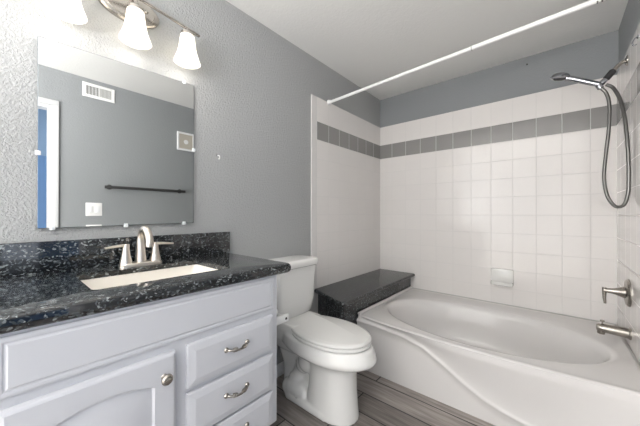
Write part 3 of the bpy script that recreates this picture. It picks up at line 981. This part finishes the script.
py, pz = -0.455, 0.474
spo = thing('tub_spout', 'brushed nickel tub spout with diverter knob below the shower valve', 'tub spout', (XR, py, pz))
bm = bmesh.new()
lathe(bm, [(0.034, 0.0), (0.034, 0.006), (0.029, 0.010), (0.027, 0.05), (0.025, 0.10), (0.022, 0.128), (0.016, 0.137), (0.0, 0.139)], (XR, py, pz), (-1, 0, 0.03), 24, True, False)
tube(bm, [(XR - 0.115, py, pz - 0.002), (XR - 0.118, py, pz - 0.030)], [0.018, 0.017], 16)
part('spout_body', bm, M['nickel'], spo)
bm = bmesh.new()
lathe(bm, [(0.004, 0.0), (0.004, 0.014), (0.010, 0.016), (0.010, 0.024), (0.0, 0.026)], (XR - 0.112, py, pz + 0.024), (0, 0, 1), 16, True, False)
part('diverter_knob', bm, M['nickel'], spo)

# hook at the outer edge of the end wall tiles
hk2 = thing('shower_hook', 'small chrome hook on the tiled end wall above the grey band', 'hook', (XR, -0.655, 2.02))
bm = bmesh.new()
lathe(bm, [(0.010, 0.0), (0.010, 0.003), (0.006, 0.006), (0.0, 0.0065)], (XR, -0.655, 2.035), (-1, 0, 0), 16, True, False)
part('hook_base', bm, M['chrome'], hk2)
bm = bmesh.new()
tube(bm, cat([(XR - 0.004, -0.655, 2.035), (XR - 0.014, -0.655, 2.028), (XR - 0.020, -0.655, 2.010), (XR - 0.014, -0.655, 1.996), (XR - 0.006, -0.655, 2.000)], 5), 0.0035, 10)
part('hook_curve', bm, M['chrome'], hk2)

# shower rod
RY = -0.912
rod = thing('shower_rod', 'white telescoping shower curtain rod spanning wall to wall over the tub', 'shower rod', (0.9, RY, 2.1))
za, zb2 = 2.094, 2.156
def rz(x): return za + (zb2 - za) * x / XR
bm = bmesh.new(); tube(bm, [(0.004, RY, rz(0)), (1.12, RY, rz(1.12))], 0.0115, 18); part('rod_tube', bm, M['rod'], rod)
bm = bmesh.new(); tube(bm, [(1.098, RY, rz(1.098)), (XR - 0.004, RY, rz(XR))], 0.0130, 18); part('rod_sleeve', bm, M['rod'], rod)
bm = bmesh.new(); tube(bm, [(1.094, RY, rz(1.094)), (1.099, RY, rz(1.099))], 0.0145, 18); part('joint_ring', bm, M['caulk'], rod)
for x, d in ((0.0, 1), (XR, -1)):
    bm = bmesh.new()
    lathe(bm, [(0.022, 0.0), (0.022, 0.006), (0.016, 0.022), (0.0145, 0.024)], (x, RY, rz(x)), (d, 0, 0), 24, True, True)
    part('end_cap', bm, M['rod'], rod)
# adjusting holes under the outer sleeve
for k in range(3):
    for s in (-1, 1):
        bm = bmesh.new()
        x = 1.628 + 0.016 * k
        a = math.radians(-68 + s * 16)
        dr = Vector((0, -math.cos(a), math.sin(a)))
        lathe(bm, [(0.0032, 0.0125), (0.0032, 0.0136), (0.0, 0.0136)], (x, RY, rz(x)), tuple(dr), 10, False, False)
        part('adjusting_hole', bm, M['black'], rod)

# ------------------------------------------------------------------ opposite wall, seen in the mirror
v = thing('air_vent', 'white metal air vent grille high on the grey wall opposite the mirror', 'air vent', (XO, -2.127, 2.30))
y0, y1, z0, z1 = -2.250, -2.003, 2.234, 2.366
bm = bmesh.new()
def rl(x, i): return [(x, y0 + i, z0 + i), (x, y1 - i, z0 + i), (x, y1 - i, z1 - i), (x, y0 + i, z1 - i)]
loft(bm, [rl(XO, 0), rl(XO - 0.006, 0.001), rl(XO - 0.009, 0.008), rl(XO - 0.009, 0.024), rl(XO - 0.001, 0.026)], False, False)
bx(bm, XO - 0.008, XO - 0.001, -2.1295, -2.1235, z0 + 0.026, z1 - 0.026)
part('vent_frame', bm, M['plastic'], v, smooth=False)
part('vent_back', box(XO - 0.002, XO - 0.0005, y0 + 0.025, y1 - 0.025, z0 + 0.025, z1 - 0.025), M['vent_dark'], v, smooth=False)
bm = bmesh.new()
for half, (a, b) in enumerate(((y0 + 0.026, -2.130), (-2.123, y1 - 0.026))):
    for k in range(9):
        yy = a + (b - a) * (k + 0.5) / 9
        t = 0.0008 if half == 0 else -0.003
        w = 0.0009 if half == 0 else 0.0018
        vs = [bm.verts.new(p) for p in ((XO - 0.007, yy - w + t, z0 + 0.026), (XO - 0.007, yy + w + t, z0 + 0.026), (XO - 0.002, yy + w - t, z0 + 0.026), (XO - 0.002, yy - w - t, z0 + 0.026))]
        vt = [bm.verts.new((q_.co.x, q_.co.y, z1 - 0.026)) for q_ in vs]
        for i in range(4):
            j = (i + 1) % 4
            bm.faces.new((vs[i], vs[j], vt[j], vt[i]))
part('vent_slats', bm, M['plastic'], v, smooth=False)

tb = thing('towel_bar', 'long dark grey towel bar on the grey wall opposite the mirror', 'towel bar', (XO, -1.715, 1.397))
bm = bmesh.new()
bx(bm, XO - 0.062, XO - 0.046, -2.092, -1.337, 1.382, 1.410, bev=0.005)
part('bar', bm, M['bronze'], tb)
for yy in (-2.045, -1.384):
    bm = bmesh.new()
    tube(bm, [(XO - 0.050, yy, 1.40), (XO - 0.006, yy, 1.40)], 0.011, 14)
    lathe(bm, [(0.024, 0.0), (0.024, 0.006), (0.016, 0.010), (0.0, 0.011)], (XO, yy, 1.40), (-1, 0, 0), 20, True, False)
    part('bar_post', bm, M['bronze'], tb)

sp_ = thing('switch_plate', 'white two gang rocker switch plate on the grey wall near the doorway', 'switch plate', (XO, -2.163, 1.18))
part('cover_plate', box(XO - 0.006, XO, -2.224, -2.100, 1.118, 1.242, bev=0.003), M['plastic'], sp_)
for yy in (-2.191, -2.135):
    part('rocker', box(XO - 0.010, XO - 0.004, yy - 0.017, yy + 0.017, 1.147, 1.213, bev=0.002), M['trim'], sp_)
op = thing('outlet_plate', 'white outlet plate on the grey wall just below the switch plate', 'outlet plate', (XO, -2.163, 0.97))
part('cover_plate', box(XO - 0.006, XO, -2.222, -2.104, 0.915, 1.035, bev=0.003), M['plastic'], op)
for zz in (0.95, 0.998):
    part('socket_face', box(XO - 0.008, XO - 0.004, -2.182, -2.144, zz - 0.016, zz + 0.016, bev=0.002), M['trim'], op)

pc = thing('framed_picture', 'small square white framed beige picture high on the wall opposite the mirror', 'picture', (XO, -1.312, 1.99))
y0, y1, z0, z1 = -1.412, -1.214, 1.884, 2.094
bm = bmesh.new()
loft(bm, [rl(XO, 0), rl(XO - 0.016, 0.0), rl(XO - 0.018, 0.003), rl(XO - 0.018, 0.018), rl(XO - 0.010, 0.021)], False, False)
part('picture_frame', bm, M['trim'], pc, smooth=False)
part('print', box(XO - 0.011, XO - 0.002, y0 + 0.019, y1 - 0.019, z0 + 0.019, z1 - 0.019), M['beige'], pc, smooth=False)
bm = bmesh.new()
lathe(bm, [(0.0, 0.0005), (0.022, 0.0005), (0.026, 0.0)], (XO - 0.0112, (y0 + y1) / 2, 1.985), (-1, 0, 0), 20, False, False)
part('print_motif', bm, M['trim'], pc)

ws_ = thing('wall_screw', 'tiny dark screw left in the grey soffit above the white tiles', 'screw', (1.303, 0.01, 2.343))
bm = bmesh.new()
lathe(bm, [(0.006, 0.0), (0.006, 0.004), (0.004, 0.006), (0.0, 0.0065)], (1.303, 0.010, 2.343), (0, -1, 0), 12, True, False)
part('screw_head', bm, M['bronze'], ws_)
